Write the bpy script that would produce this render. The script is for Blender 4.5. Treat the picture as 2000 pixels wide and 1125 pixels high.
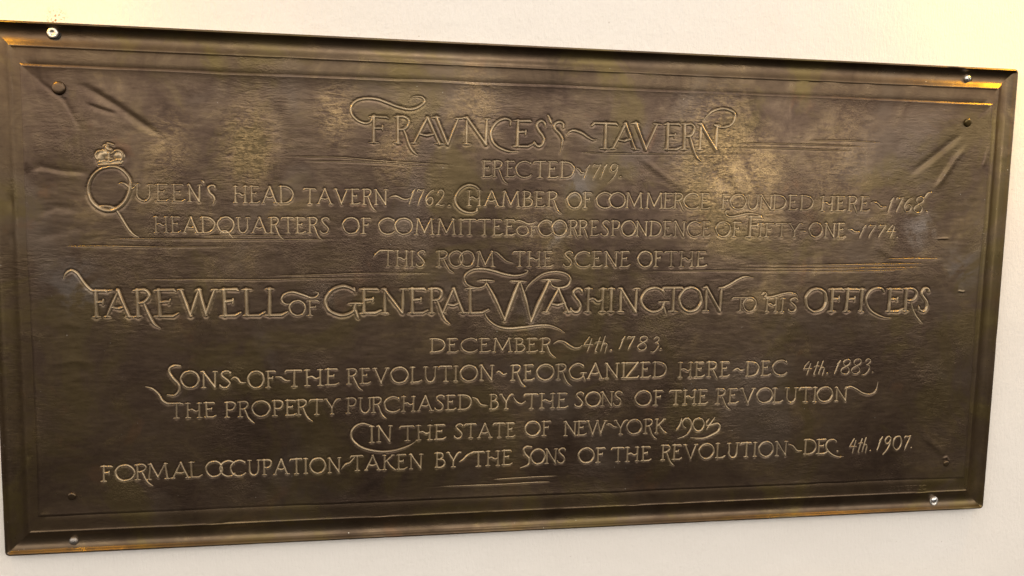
import bpy, math, random
import numpy as np
from mathutils import Matrix, Vector

random.seed(7)
rng = np.random.default_rng(11)
S = bpy.context.scene
for o in list(bpy.data.objects):
    bpy.data.objects.remove(o)

# ------------------------------------------------------------------ camera
# The tablet's face is the plane z = 0 of a frame (x right, y up, z out of the wall);
# in the scene that frame is (x, -z, HGT + y).
HGT = 1.5
def P3(x, y, z=0.0):
    return Vector((x, -z, HGT + y))
CAM = (-0.24063679, 0.13269419, 1.07465553)
RIGHT = Vector((0.98404070, 0.02014138, 0.17679991))
DOWN = Vector((-0.00013553, -0.99348830, 0.11365648))
FWD = Vector((0.17794346, -0.11185762, -0.97763019))
def D3(v):
    return Vector((v[0], -v[2], v[1]))
cam_data = bpy.data.cameras.new("camera")
cam = bpy.data.objects.new("camera", cam_data)
S.collection.objects.link(cam)
rx, up, bk = D3(RIGHT).normalized(), -D3(DOWN), -D3(FWD)
bk.normalize()
up = (up - bk * up.dot(bk)).normalized()
rx = up.cross(bk)
m = Matrix((rx, up, bk)).transposed().to_4x4()
m.translation = P3(*CAM)
cam.matrix_world = m
cam_data.sensor_width = 36.0
cam_data.lens = 1758.590742675212 / 2000 * 36.0
cam_data.clip_start = 0.02
cam_data.clip_end = 100
S.camera = cam

# ------------------------------------------------------------------ light
S.view_settings.view_transform = 'Standard'
S.view_settings.look = 'None'
S.view_settings.exposure = 0.0
S.view_settings.gamma = 1.0
S.view_settings.use_curve_mapping = False

world = bpy.data.worlds.new("World")
S.world = world
world.use_nodes = True
wn, wl = world.node_tree.nodes, world.node_tree.links
wn.clear()
wo = wn.new('ShaderNodeOutputWorld')
wb = wn.new('ShaderNodeBackground')
wt = wn.new('ShaderNodeTexCoord')
ws = wn.new('ShaderNodeSeparateXYZ')
wr = wn.new('ShaderNodeMapRange')
wr.inputs['From Min'].default_value = -1
wr.inputs['From Max'].default_value = 1
wc = wn.new('ShaderNodeValToRGB')
wl.new(wt.outputs['Generated'], ws.inputs[0])
wl.new(ws.outputs['Z'], wr.inputs['Value'])
wl.new(wr.outputs[0], wc.inputs[0])
wl.new(wc.outputs[0], wb.inputs[0])
wl.new(wb.outputs[0], wo.inputs[0])
cr = wc.color_ramp                    # glowing room surround: dark floor, bright horizon band shaped to light tablet and wall
cr.elements[0].position = 0.0;  cr.elements[0].color = (0.012, 0.008, 0.005, 1)
cr.elements[1].position = 1.0;  cr.elements[1].color = (0.50, 0.44, 0.37, 1)
for p, c in ((0.30, (0.006, 0.004, 0.002)), (0.435, (0.014, 0.010, 0.006)), (0.485, (0.10, 0.088, 0.075)), (0.535, (1.28, 1.20, 1.13)), (0.59, (2.6, 2.44, 2.28)), (0.68, (2.05, 1.92, 1.78)), (0.78, (1.45, 1.34, 1.22)), (0.87, (1.0, 0.91, 0.82))):
    e = cr.elements.new(p); e.color = (*c, 1)
wb.inputs['Strength'].default_value = 1.12

def area(name, pos, target, size, power, col, size_y=None):
    d = bpy.data.lights.new(name, 'AREA')
    d.energy = power; d.color = col; d.size = size
    if size_y:
        d.shape = 'RECTANGLE'; d.size_y = size_y
    o = bpy.data.objects.new(name, d)
    S.collection.objects.link(o)
    o.location = P3(*pos)
    o.rotation_euler = (P3(*target) - P3(*pos)).to_track_quat('-Z', 'Y').to_euler()
    return o
def bulb(name, pos, power, col, radius):
    d = bpy.data.lights.new(name, 'POINT')
    d.energy = power; d.color = col; d.shadow_soft_size = radius
    o = bpy.data.objects.new(name, d)
    S.collection.objects.link(o)
    o.location = P3(*pos)
    return o
area("ceiling_light", (0.10, 1.50, 2.6), (0.05, -0.2, 0), 0.5, 8, (1.0, 0.93, 0.85), 0.4)
area("wall_washer", (0.10, 1.25, 0.42), (0.05, 0.0, 0), 0.5, 2.2, (1.0, 0.94, 0.86), 0.12)
area("window_light", (1.62, 0.30, 3.0), (0.2, 0.0, 0), 0.35, 4.5, (1.0, 0.95, 0.88), 0.5)
area("wall_lamp", (-0.73, 0.44, 0.13), (-0.60, 0.32, -0.01), 0.06, 1.1, (1.0, 0.53, 0.0), 0.06)
area("wall_lamp", (0.80, 0.47, 0.14), (0.67, 0.35, -0.01), 0.06, 1.5, (1.0, 0.53, 0.0), 0.06)

# ------------------------------------------------------------------ photo measurements -> tablet plane
HI = np.array([[1.7218960679728244, 0.042667763455844214, -1867.088169944539],
               [-0.002928152871959865, -1.6949098686512951, 982.5213855089881],
               [-0.2767430775281002, -0.17790531588573277, 3067.941354579526]])
def tp(x, y):
    v = HI @ np.array([x, y, 1.0])
    return np.array([v[0] / v[2], v[1] / v[2]])
MM = 0.001

# ------------------------------------------------------------------ material helpers
class NT:
    def __init__(self, name):
        self.m = bpy.data.materials.new(name)
        self.m.use_nodes = True
        self.t = self.m.node_tree
        self.t.nodes.clear()
        self.out = self.n('ShaderNodeOutputMaterial')
        self.b = self.n('ShaderNodeBsdfPrincipled')
        self.l(self.b.outputs[0], self.out.inputs[0])
        self.tc = self.n('ShaderNodeTexCoord').outputs['Object']
    def n(self, t):
        return self.t.nodes.new(t)
    def l(self, a, b):
        self.t.links.new(a, b)
    def put(self, sock, v):
        if isinstance(v, bpy.types.NodeSocket): self.l(v, sock)
        else: sock.default_value = v
    def mapping(self, scale=(1, 1, 1), rot=(0, 0, 0), loc=(0, 0, 0), vec=None):
        n = self.n('ShaderNodeMapping')
        self.l(vec or self.tc, n.inputs['Vector'])
        n.inputs['Scale'].default_value = scale
        n.inputs['Rotation'].default_value = rot
        n.inputs['Location'].default_value = loc
        return n.outputs[0]
    def noise(self, scale, detail=4, rough=0.55, dist=0.0, vec=None):
        n = self.n('ShaderNodeTexNoise')
        self.l(vec or self.tc, n.inputs['Vector'])
        n.inputs['Scale'].default_value = scale
        n.inputs['Detail'].default_value = detail
        n.inputs['Roughness'].default_value = rough
        n.inputs['Distortion'].default_value = dist
        return n.outputs['Fac']
    def rng(self, v, a, b, c=0.0, d=1.0, smooth=True):
        n = self.n('ShaderNodeMapRange')
        n.interpolation_type = 'SMOOTHSTEP' if smooth else 'LINEAR'
        self.put(n.inputs['Value'], v)
        n.inputs['From Min'].default_value = a
        n.inputs['From Max'].default_value = b
        n.inputs['To Min'].default_value = c
        n.inputs['To Max'].default_value = d
        return n.outputs[0]
    def math(self, op, a, b=0.0, clamp=False):
        n = self.n('ShaderNodeMath'); n.operation = op; n.use_clamp = clamp
        self.put(n.inputs[0], a); self.put(n.inputs[1], b)
        return n.outputs[0]
    def mix(self, f, a, b, mode='MIX'):
        n = self.n('ShaderNodeMix'); n.data_type = 'RGBA'; n.blend_type = mode
        self.put(n.inputs[0], f); self.put(n.inputs[6], a); self.put(n.inputs[7], b)
        return n.outputs[2]
    def mixf(self, f, a, b):
        n = self.n('ShaderNodeMix'); n.data_type = 'FLOAT'
        self.put(n.inputs[0], f); self.put(n.inputs[2], a); self.put(n.inputs[3], b)
        return n.outputs[0]
    def ramp(self, v, stops):
        n = self.n('ShaderNodeValToRGB')
        self.l(v, n.inputs[0])
        e = n.color_ramp.elements
        e[0].position, e[0].color = stops[0][0], (*stops[0][1], 1)
        e[1].position, e[1].color = stops[-1][0], (*stops[-1][1], 1)
        for p, c in stops[1:-1]:
            k = e.new(p); k.color = (*c, 1)
        return n.outputs[0]
    def bump(self, h, dist, strength=1.0, normal=None):
        n = self.n('ShaderNodeBump')
        n.inputs['Strength'].default_value = strength
        n.inputs['Distance'].default_value = dist
        self.l(h, n.inputs['Height'])
        if normal: self.l(normal, n.inputs['Normal'])
        return n.outputs[0]
    def spot(self, x, y, r, sy=1.0):
        """1 at a place on the tablet's face, falling to 0 at radius r (metres)."""
        n = self.n('ShaderNodeVectorMath'); n.operation = 'DISTANCE'
        v = self.mapping(scale=(1, 0, sy), loc=(0, 0, 0))
        self.l(v, n.inputs[0]); n.inputs[1].default_value = (x, 0, y * sy)
        return self.rng(n.outputs['Value'], 0.0, r, 1.0, 0.0)

def bronze(name, raised=0.0, brushed=1.0, olive_k=0.62, tint=(1, 1, 1)):
    T = NT(name)
    warp = T.noise(9, 3, 0.6)
    big = T.noise(5.5, 5, 0.62, 0.8)
    mid = T.noise(19, 6, 0.65, 1.2)
    fine = T.noise(240, 4, 0.7)
    # brush and chasing strokes: long across, with patches that turn
    def strokes(ang, sx, sz):
        return T.noise(1.0, 4, 0.62, 1.1, T.mapping(scale=(sx, 60, sz), rot=(0, ang, 0)))
    s0 = strokes(0.04, 60, 230)
    s1 = strokes(0.80, 70, 250)
    s2 = strokes(-0.70, 70, 250)
    s3 = strokes(1.45, 70, 230)
    m1 = T.rng(T.noise(13, 2, 0.5, 0.8, T.mapping(loc=(3, 1, 7))), 0.46, 0.58)
    m2 = T.rng(T.noise(14, 2, 0.5, 0.8, T.mapping(loc=(13, 5, 2))), 0.50, 0.60)
    m3 = T.rng(T.noise(7.5, 2, 0.5, 0.6, T.mapping(loc=(23, 9, 4))), 0.58, 0.70)
    st = T.mixf(m1, s0, s1); st = T.mixf(m2, st, s2); st = T.mixf(m3, st, s3)
    # colour of the patina
    blend = T.math('ADD', T.math('MULTIPLY', big, 0.55), T.math('MULTIPLY', mid, 0.45))
    blend = T.math('ADD', blend, T.math('MULTIPLY', T.math('SUBTRACT', st, 0.5), 0.16))
    col = T.ramp(blend, [(0.33, (0.052, 0.037, 0.031)), (0.45, (0.094, 0.068, 0.055)), (0.55, (0.134, 0.101, 0.076)), (0.66, (0.230, 0.176, 0.112))])
    grey = T.rng(T.noise(6.5, 4, 0.6, 0.5, T.mapping(loc=(5, 2, 31))), 0.50, 0.68, 0, 0.65)
    col = T.mix(grey, col, (0.155, 0.128, 0.112, 1))
    olive = T.rng(T.noise(8, 5, 0.65, 0.9, T.mapping(loc=(41, 2, 3))), 0.47, 0.63, 0, olive_k)
    col = T.mix(olive, col, (0.145, 0.118, 0.052, 1))
    red = T.rng(T.noise(11, 5, 0.65, 0.9, T.mapping(loc=(7, 21, 13))), 0.60, 0.72, 0, 0.4)
    col = T.mix(red, col, (0.19, 0.112, 0.072, 1))
    # patches rubbed to the metal, plus a lamp's hot-spot reflection painted in as gold
    rub_glint = None
    for (px, py, r, k) in ((1400, 325, 0.085, 1.0), (1480, 345, 0.055, 0.8), (487, 290, 0.05, 0.6), (655, 225, 0.035, 0.6),
                           (930, 205, 0.05, 0.45), (770, 300, 0.035, 0.45), (1060, 470, 0.05, 0.35), (330, 290, 0.04, 0.4), (1640, 330, 0.08, 0.3)):
        x, y = tp(px, py)
        s = T.math('MULTIPLY', T.spot(x, y, r, 0.62), k * 0.78)
        rub_glint = s if rub_glint is None else T.math('MAXIMUM', rub_glint, s)
    grit = T.math('ADD', T.math('ADD', T.math('MULTIPLY', mid, 0.30), T.math('MULTIPLY', st, 0.35)), T.math('MULTIPLY', fine, 0.35))
    rub_glint = T.math('MULTIPLY', rub_glint, T.rng(grit, 0.43, 0.58))
    col = T.mix(rub_glint, col, (0.46, 0.345, 0.19, 1))
    cool_sheen = None  # bluish sheen of window light painted into the patina colour
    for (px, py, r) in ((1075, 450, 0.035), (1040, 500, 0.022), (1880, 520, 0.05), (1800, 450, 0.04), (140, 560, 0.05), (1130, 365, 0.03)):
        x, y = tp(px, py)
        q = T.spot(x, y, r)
        cool_sheen = q if cool_sheen is None else T.math('MAXIMUM', cool_sheen, q)
    cool_sheen = T.math('MULTIPLY', cool_sheen, T.rng(mid, 0.42, 0.60, 0, 0.75))
    col = T.mix(cool_sheen, col, (0.21, 0.195, 0.205, 1))
    if raised:
        worn = T.rng(T.noise(14, 3, 0.6, 0.3, T.mapping(loc=(2, 17, 9))), 0.35, 0.65, raised * 0.45, raised)
        col = T.mix(worn, col, (0.455, 0.372, 0.252, 1))
    if tint != (1, 1, 1):
        col = T.mix(1.0, col, (*tint, 1), 'MULTIPLY')
    dust = T.rng(T.noise(330, 1, 0.4, 0.0, T.mapping(loc=(6, 3, 2))), 0.80, 0.84, 0, 0.8)
    col = T.mix(dust, col, (0.62, 0.57, 0.48, 1))
    T.l(col, T.b.inputs['Base Color'])
    T.b.inputs['Metallic'].default_value = 0.50 if raised > 0.5 else 0.82
    ro = T.rng(mid, 0.3, 0.7, 0.37, 0.27, False)
    ro = T.math('ADD', ro, T.math('MULTIPLY', T.math('SUBTRACT', fine, 0.5), 0.14))
    ro = T.math('SUBTRACT', ro, T.math('MULTIPLY', rub_glint, 0.06))
    T.l(ro, T.b.inputs['Roughness'])
    amt = T.mixf(T.rng(T.noise(7, 3, 0.5, 0.2, T.mapping(loc=(51, 3, 8))), 0.40, 0.70), 0.06, 0.9)
    h = T.math('MULTIPLY', T.math('SUBTRACT', st, 0.5), T.math('MULTIPLY', amt, brushed))
    crinkle = T.noise(420, 3, 0.6, 0.8)
    where = T.math('MAXIMUM', rub_glint, T.rng(T.noise(10, 3, 0.5, 0.4, T.mapping(loc=(9, 33, 6))), 0.5, 0.66, 0, 0.7))
    h = T.math('ADD', h, T.math('MULTIPLY', T.math('MULTIPLY', crinkle, where), 1.3 * brushed))
    h = T.math('ADD', h, T.math('MULTIPLY', fine, 0.10))
    T.l(T.bump(h, 0.00042), T.b.inputs['Normal'])
    return T.m

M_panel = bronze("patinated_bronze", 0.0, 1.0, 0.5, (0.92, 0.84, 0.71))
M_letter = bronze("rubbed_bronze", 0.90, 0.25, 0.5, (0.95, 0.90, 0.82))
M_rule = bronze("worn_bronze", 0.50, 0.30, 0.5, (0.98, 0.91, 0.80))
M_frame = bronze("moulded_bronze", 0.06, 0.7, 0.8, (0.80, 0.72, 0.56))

def metal(name, col, rough, dirt=(0.10, 0.08, 0.06), amount=0.5):
    T = NT(name)
    n = T.noise(260, 5, 0.65, 0.5)
    T.l(T.mix(T.rng(n, 0.48, 0.66, 0, amount), (*col, 1), (*dirt, 1)), T.b.inputs['Base Color'])
    T.b.inputs['Metallic'].default_value = 0.9
    T.l(T.rng(n, 0.3, 0.7, rough - 0.06, rough + 0.16, False), T.b.inputs['Roughness'])
    T.l(T.bump(T.noise(700, 3, 0.6), 0.0003), T.b.inputs['Normal'])
    return T.m
M_zinc = metal("zinc_plate", (0.72, 0.68, 0.62), 0.34)
M_steel = metal("bright_steel", (0.80, 0.80, 0.81), 0.24)
M_dull = metal("dull_steel", (0.30, 0.27, 0.24), 0.40)

def wall_material():
    T = NT("cream_wall_paint")
    big = T.noise(1.6, 4, 0.6)
    grain = T.noise(1.0, 5, 0.66, 0.5, T.mapping(scale=(260, 260, 60)))
    roller = T.noise(190, 5, 0.66)
    col = T.ramp(big, [(0.3, (0.80, 0.75, 0.685)), (0.7, (0.825, 0.785, 0.725))])
    scuff = T.rng(T.noise(9, 6, 0.7, 0.6, T.mapping(loc=(4, 4, 4))), 0.60, 0.78, 0, 0.22)
    col = T.mix(scuff, col, (0.60, 0.53, 0.44, 1))
    speck = T.rng(T.noise(140, 2, 0.5, 0.0, T.mapping(loc=(1, 8, 3))), 0.77, 0.82, 0, 0.5)
    col = T.mix(speck, col, (0.35, 0.28, 0.20, 1))
    x, y = tp(104, 33)                                   # rust smear above the zinc screw
    rust = T.math('MULTIPLY', T.spot(x, y, 0.016), T.rng(T.noise(420, 3, 0.6, 0.4), 0.50, 0.62), True)
    col = T.mix(rust, col, (0.22, 0.10, 0.04, 1))
    T.l(col, T.b.inputs['Base Color'])
    T.b.inputs['Roughness'].default_value = 0.46
    T.b.inputs['Specular IOR Level'].default_value = 0.4
    h = T.math('ADD', T.math('MULTIPLY', grain, 0.8), T.math('MULTIPLY', roller, 0.55))
    n1 = T.bump(h, 0.0010)
    T.l(T.bump(T.noise(11, 3, 0.5), 0.005, 0.4, n1), T.b.inputs['Normal'])
    return T.m
M_wall = wall_material()

# ------------------------------------------------------------------ mesh helpers
def mesh_object(name, co, faces_quads, mat, parent=None, smooth=True):
    """co: n x 3 in the tablet frame (x right, y up, z out); faces: array of quads or a list of faces."""
    co = np.asarray(co, np.float64)
    v = np.empty_like(co)
    v[:, 0], v[:, 1], v[:, 2] = co[:, 0], -co[:, 2], co[:, 1]
    me = bpy.data.meshes.new(name)
    if isinstance(faces_quads, np.ndarray):
        k = faces_quads.shape[1]
        me.vertices.add(len(v)); me.vertices.foreach_set("co", v.astype(np.float32).ravel())
        me.loops.add(faces_quads.size); me.loops.foreach_set("vertex_index", faces_quads.astype(np.int32).ravel())
        me.polygons.add(len(faces_quads))
        me.polygons.foreach_set("loop_start", np.arange(0, faces_quads.size, k, dtype=np.int32))
        me.update(calc_edges=True)
    else:
        me.from_pydata(v.tolist(), [], faces_quads)
        me.update()
    if smooth:
        me.polygons.foreach_set("use_smooth", np.ones(len(me.polygons), bool))
    me.materials.append(mat)
    o = bpy.data.objects.new(name, me)
    S.collection.objects.link(o)
    if parent: o.parent = parent
    else: o.location = (0, 0, HGT)
    return o

def smooth_noise(nx, ny, cells_x, cells_y, seed):
    """bicubic-like value noise on an ny x nx array"""
    r = np.random.default_rng(seed).standard_normal((cells_y + 4, cells_x + 4))
    def axis(n, c):
        t = np.linspace(0, c - 1e-6, n); i = t.astype(int); f = t - i
        w = np.stack([(1 - f) ** 3 / 6, (3 * f ** 3 - 6 * f ** 2 + 4) / 6, (-3 * f ** 3 + 3 * f ** 2 + 3 * f + 1) / 6, f ** 3 / 6])
        return i, w
    ix, wx = axis(nx, cells_x); iy, wy = axis(ny, cells_y)
    a = sum(wx[k][None, :] * r[:, ix + k] for k in range(4))
    return sum(wy[k][:, None] * a[iy + k, :] for k in range(4))

# ------------------------------------------------------------------ the wall
wall = None
def box_faces():
    return [(0, 1, 2, 3), (7, 6, 5, 4), (0, 4, 5, 1), (1, 5, 6, 2), (2, 6, 7, 3), (3, 7, 4, 0)]
ZW = -0.0105            # wall face
x0, x1, y0, y1 = -2.6, 2.8, -HGT, 1.35
wall = mesh_object("wall", [(x0, y0, ZW), (x1, y0, ZW), (x1, y1, ZW), (x0, y1, ZW),
                            (x0, y0, ZW - .15), (x1, y0, ZW - .15), (x1, y1, ZW - .15), (x0, y1, ZW - .15)], box_faces(), M_wall, smooth=False)
wall["label"] = "cream painted plaster wall behind the bronze tablet"
wall["category"] = "wall"
wall["kind"] = "structure"

# a bead of paint left along the tablet's right side
bx = []
bf = []
ys = np.linspace(-0.300, 0.19, 60)
for i, y in enumerate(ys):
    xo = 0.6334 + 0.0006 * math.sin(i * 0.7) + 0.0004 * math.sin(i * 1.9) + 0.0018 * max(0, (-0.1 - y))
    e = min(1.0, i / 4, (59 - i) / 14)
    for dx, dz in ((-0.0016, -0.0004), (-0.0008, 0.0007), (0.0, 0.0011), (0.0008, 0.0007), (0.0018, -0.0004)):
        bx.append((xo + dx, y, ZW + dz * e - 0.0003 * (1 - e)))
for i in range(59):
    for k in range(4):
        bf.append((i * 5 + k, i * 5 + k + 1, i * 5 + 6 + k, i * 5 + 5 + k))
bead = mesh_object("paint_bead", bx, bf, M_wall)
bead.parent = wall
bead.location = (0, 0, 0)

# ------------------------------------------------------------------ the tablet
tablet = bpy.data.objects.new("bronze_tablet", None)
S.collection.objects.link(tablet)
tablet.location = (0, 0, HGT)
tablet["label"] = "dark bronze memorial tablet with raised lettering, moulded rim and four screws"
tablet["category"] = "plaque"

# rim: a profile swept round the rectangle. d = distance in from the outer edge, z = height
XL, XR, YT, YB = -0.6272, 0.6254, 0.2994, -0.2984
prof = [(0.3, -10.4), (0.0, -4), (0.0, 1.8), (0.35, 2.9), (1.1, 3.6), (2.2, 3.8), (3.1, 3.0), (4.0, 1.4), (5.2, -0.4), (7.4, -2.0), (10.8, -2.9),
        (14.2, -3.2), (17.0, -3.0), (19.6, -2.3), (21.8, -1.4), (23.6, -0.4), (24.9, 0.2), (25.6, 0.42), (26.2, 0.46), (26.7, 0.36), (27.1, 0.22), (27.7, 0.1), (28.6, 0.0), (33, 0.05), (39, 0.0), (46, -0.1), (50, -1.4)]
NH, NV, NC = 240, 120, 7
def ring(d, z, k):
    r = max(0.0055 - d, 0.0)
    l, rr, t, b = XL + d, XR - d, YT - d, YB + d
    pts = []
    def side(ax, ay, bx, by, n):
        for i in range(n):
            f = i / n
            pts.append((ax + (bx - ax) * f, ay + (by - ay) * f))
    def corner(cx, cy, a0):
        for i in range(NC):
            a = a0 - i / NC * math.pi / 2
            pts.append((cx + r * math.cos(a), cy + r * math.sin(a)))
    side(l + r, t, rr - r, t, NH); corner(rr - r, t - r, math.pi / 2)
    side(rr, t - r, rr, b + r, NV); corner(rr - r, b + r, 0)
    side(rr - r, b, l + r, b, NH); corner(l + r, b + r, -math.pi / 2)
    side(l, b + r, l, t - r, NV); corner(l + r, t - r, math.pi)
    return np.array([(x, y, z) for x, y in pts])
rings = [ring(d * MM, z * MM, k) for k, (d, z) in enumerate(prof)]
nr = len(rings[0])
# hand-made unevenness along the rim
wob = np.zeros((len(prof), nr))
for k in range(len(prof)):
    ph = k * 0.13
    t = np.linspace(0, 2 * np.pi, nr, endpoint=False)
    for q in range(1, 60):
        a = np.sin(q * 12.9898) * 43758.5453 % 1.0
        wob[k] += np.sin(q * t + a * 6.28 + ph * math.sin(q)) / (6 + q) * 0.9
dents = np.zeros((len(prof), nr))
for q in range(130):
    c = rng.integers(0, nr); wd = rng.uniform(0.6, 2.2); k0 = rng.choice([3, 4, 5, 18, 19, 20, 21, 13, 14, 15]); dp = rng.uniform(0.15, 0.55)
    dj = np.minimum(np.abs(np.arange(nr) - c), nr - np.abs(np.arange(nr) - c))
    for k in range(len(prof)):
        dents[k] -= dp * np.exp(-(dj / wd) ** 2) * math.exp(-((k - k0) / 0.9) ** 2)
scale = np.array([0 if d < 0.4 and z < -3 else (0.10 if d < 3 else 0.22 if d < 26 else 0.0) for d, z in prof]) * MM
for k in range(len(prof)):
    rings[k][:, 2] += wob[k] * scale[k] + dents[k] * MM * (prof[k][0] > 0.3)
co = np.concatenate(rings)
fq = []
for k in range(len(prof) - 1):
    i = np.arange(nr); j = (i + 1) % nr
    fq.append(np.stack([k * nr + i, k * nr + j, (k + 1) * nr + j, (k + 1) * nr + i], 1))
frame = mesh_object("frame", co, np.concatenate(fq)[:, ::-1].copy(), M_frame, tablet)
frame.data.set_sharp_from_angle(angle=math.radians(38))

# ------------------------------------------------------------------ strokes -> relief
RES = 0.00030
PX0, PX1, PY0, PY1 = -0.596, 0.600, -0.263, 0.262     # the sheet's grid
PR = 0.00066
pnx, pny = int((PX1 - PX0) / PR) + 1, int((PY1 - PY0) / PR) + 1
gx = PX0 + PR * np.arange(pnx); gy = PY0 + PR * np.arange(pny)
GX, GY = np.meshgrid(gx, gy)
base = (smooth_noise(pnx, pny, 9, 4, 1) * 0.00040 + smooth_noise(pnx, pny, 26, 11, 2) * 0.00026
        + smooth_noise(pnx, pny, 70, 24, 3) * 0.00010 + smooth_noise(pnx, pny, 150, 110, 4) * 0.000045
        + smooth_noise(pnx, pny, 160, 260, 5) * 0.000030)

ss = lambda t: np.clip(t, 0, 1) ** 2 * (3 - 2 * np.clip(t, 0, 1))
ex = smooth_noise(pnx, pny, 14, 8, 21) * 0.0011 + smooth_noise(pnx, pny, 50, 26, 22) * 0.0005
cx0, cx1 = tp(42, 123)[0], tp(1935, 300)[0]
edge_l = np.where(GY > tp(48, 332)[1], tp(44, 240)[0], tp(52, 500)[0] + 0.0016)
edge_d = np.minimum(np.minimum(GX - edge_l, 0.5935 - GX), np.minimum(0.2545 - GY, GY + 0.2535)) + ex * 0.8
base *= 0.2 + 0.8 * ss(edge_d / 0.022)

def crease(pts, amp, w, skew=0.0, taper=0.3):
    """A fold of the sheet along photo points: ridge of height amp (mm) and half-width w (mm); skew lifts one side."""
    q = np.array([tp(*p) for p in pts])
    best = np.full(GX.shape, 9.0); sgn = np.zeros(GX.shape); along = np.zeros(GX.shape)
    ln = np.cumsum([0] + [np.hypot(*(q[i + 1] - q[i])) for i in range(len(q) - 1)])
    lo, hi = q.min(0) - 0.03, q.max(0) + 0.03
    ix0, ix1 = max(0, int((lo[0] - PX0) / PR)), min(pnx, int((hi[0] - PX0) / PR))
    iy0, iy1 = max(0, int((lo[1] - PY0) / PR)), min(pny, int((hi[1] - PY0) / PR))
    X, Y = GX[iy0:iy1, ix0:ix1], GY[iy0:iy1, ix0:ix1]
    bd = np.full(X.shape, 9.0); sg = np.zeros(X.shape); al = np.zeros(X.shape)
    for i in range(len(q) - 1):
        a, b = q[i], q[i + 1]; d = b - a; L2 = d @ d
        t = np.clip(((X - a[0]) * d[0] + (Y - a[1]) * d[1]) / L2, 0, 1)
        ex, ey = X - a[0] - t * d[0], Y - a[1] - t * d[1]
        dist = np.hypot(ex, ey); s = np.sign(d[0] * ey - d[1] * ex)
        m_ = dist < bd
        bd = np.where(m_, dist, bd); sg = np.where(m_, s, sg); al = np.where(m_, (ln[i] + t * (ln[i + 1] - ln[i])) / ln[-1], al)
    u = bd * sg / (w * MM)
    tap = np.clip(np.minimum(al, 1 - al) / taper, 0, 1); tap = tap * tap * (3 - 2 * tap)
    tap = np.maximum(tap, 0.0) * np.exp(-np.maximum(0, bd / (6 * w * MM) - 0.6) ** 2 * 4)
    sh = np.exp(-u ** 2) + skew * np.where(u > 0, np.exp(-np.abs(u) / 3.0), -np.exp(-np.abs(u) / 3.0)) * (1 - np.exp(-u ** 2))
    base[iy0:iy1, ix0:ix1] += amp * MM * 0.78 * sh * tap

crease([(132, 160), (170, 172), (225, 205), (300, 256), (330, 280)], -0.95, 4.2, -0.35)
crease([(160, 200), (200, 215), (235, 225)], -0.6, 2.6, -0.3)
crease([(60, 140), (85, 165), (125, 195), (165, 265)], -0.5, 2.5, 0.3)
crease([(50, 336), (80, 326), (120, 334), (180, 338)], -0.6, 3.0, 0.7)
crease([(70, 420), (110, 405), (160, 412)], -0.35, 4.0, 0.4)
crease([(60, 470), (120, 452), (170, 440)], -0.3, 5.0, 0.4)
crease([(1884, 256), (1855, 280), (1815, 312), (1770, 345)], -1.2, 4.2, -0.6)
crease([(1893, 280), (1865, 312), (1840, 350), (1822, 374)], 1.15, 3.8, 0.6)
crease([(1930, 285), (1925, 310), (1918, 330)], 0.5, 2.5, 0.3)
crease([(1800, 850), (1825, 870), (1848, 892)], 0.6, 4.5, 0.4)
crease([(1838, 897), (1848, 893), (1856, 905)], 0.9, 1.5, 0.2)
crease([(1870, 568), (1880, 570), (1886, 569)], 0.7, 1.1, 0.3)
crease([(1828, 467), (1842, 466), (1855, 466)], 0.7, 1.1, 0.3)
crease([(1700, 470), (1740, 500), (1780, 520)], 0.5, 6.0, 0.2)
crease([(90, 640), (130, 632), (170, 640)], 0.25, 5.0, 0.3)
crease([(90, 715), (140, 705), (190, 712)], 0.25, 4.0, 0.3)
crease([(260, 210), (280, 330), (300, 400)], -0.5, 10.0, 0.3)
crease([(530, 170), (545, 230), (560, 320), (555, 400)], -0.9, 9.0, 0.4)
crease([(1060, 600), (1090, 680), (1080, 760)], 0.4, 9.0, 0.3)
crease([(1370, 300), (1400, 340), (1430, 380)], -0.6, 6.0, 0.4)
crease([(1425, 320), (1440, 360), (1450, 400)], 0.5, 5.0, 0.4)
crease([(480, 900), (540, 950), (560, 990)], 0.5, 7.0, 0.4)
crease([(1240, 300), (1300, 345), (1350, 380)], 0.35, 4.0, 0.2)

def base_at(X, Y):
    fx = np.clip((X - PX0) / PR, 0, pnx - 1.001); fy = np.clip((Y - PY0) / PR, 0, pny - 1.001)
    i, j = fx.astype(int), fy.astype(int); fx, fy = fx - i, fy - j
    return (base[j, i] * (1 - fx) * (1 - fy) + base[j, i + 1] * fx * (1 - fy) + base[j + 1, i] * (1 - fx) * fy + base[j + 1, i + 1] * fx * fy)

moat = np.zeros(GX.shape)

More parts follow.
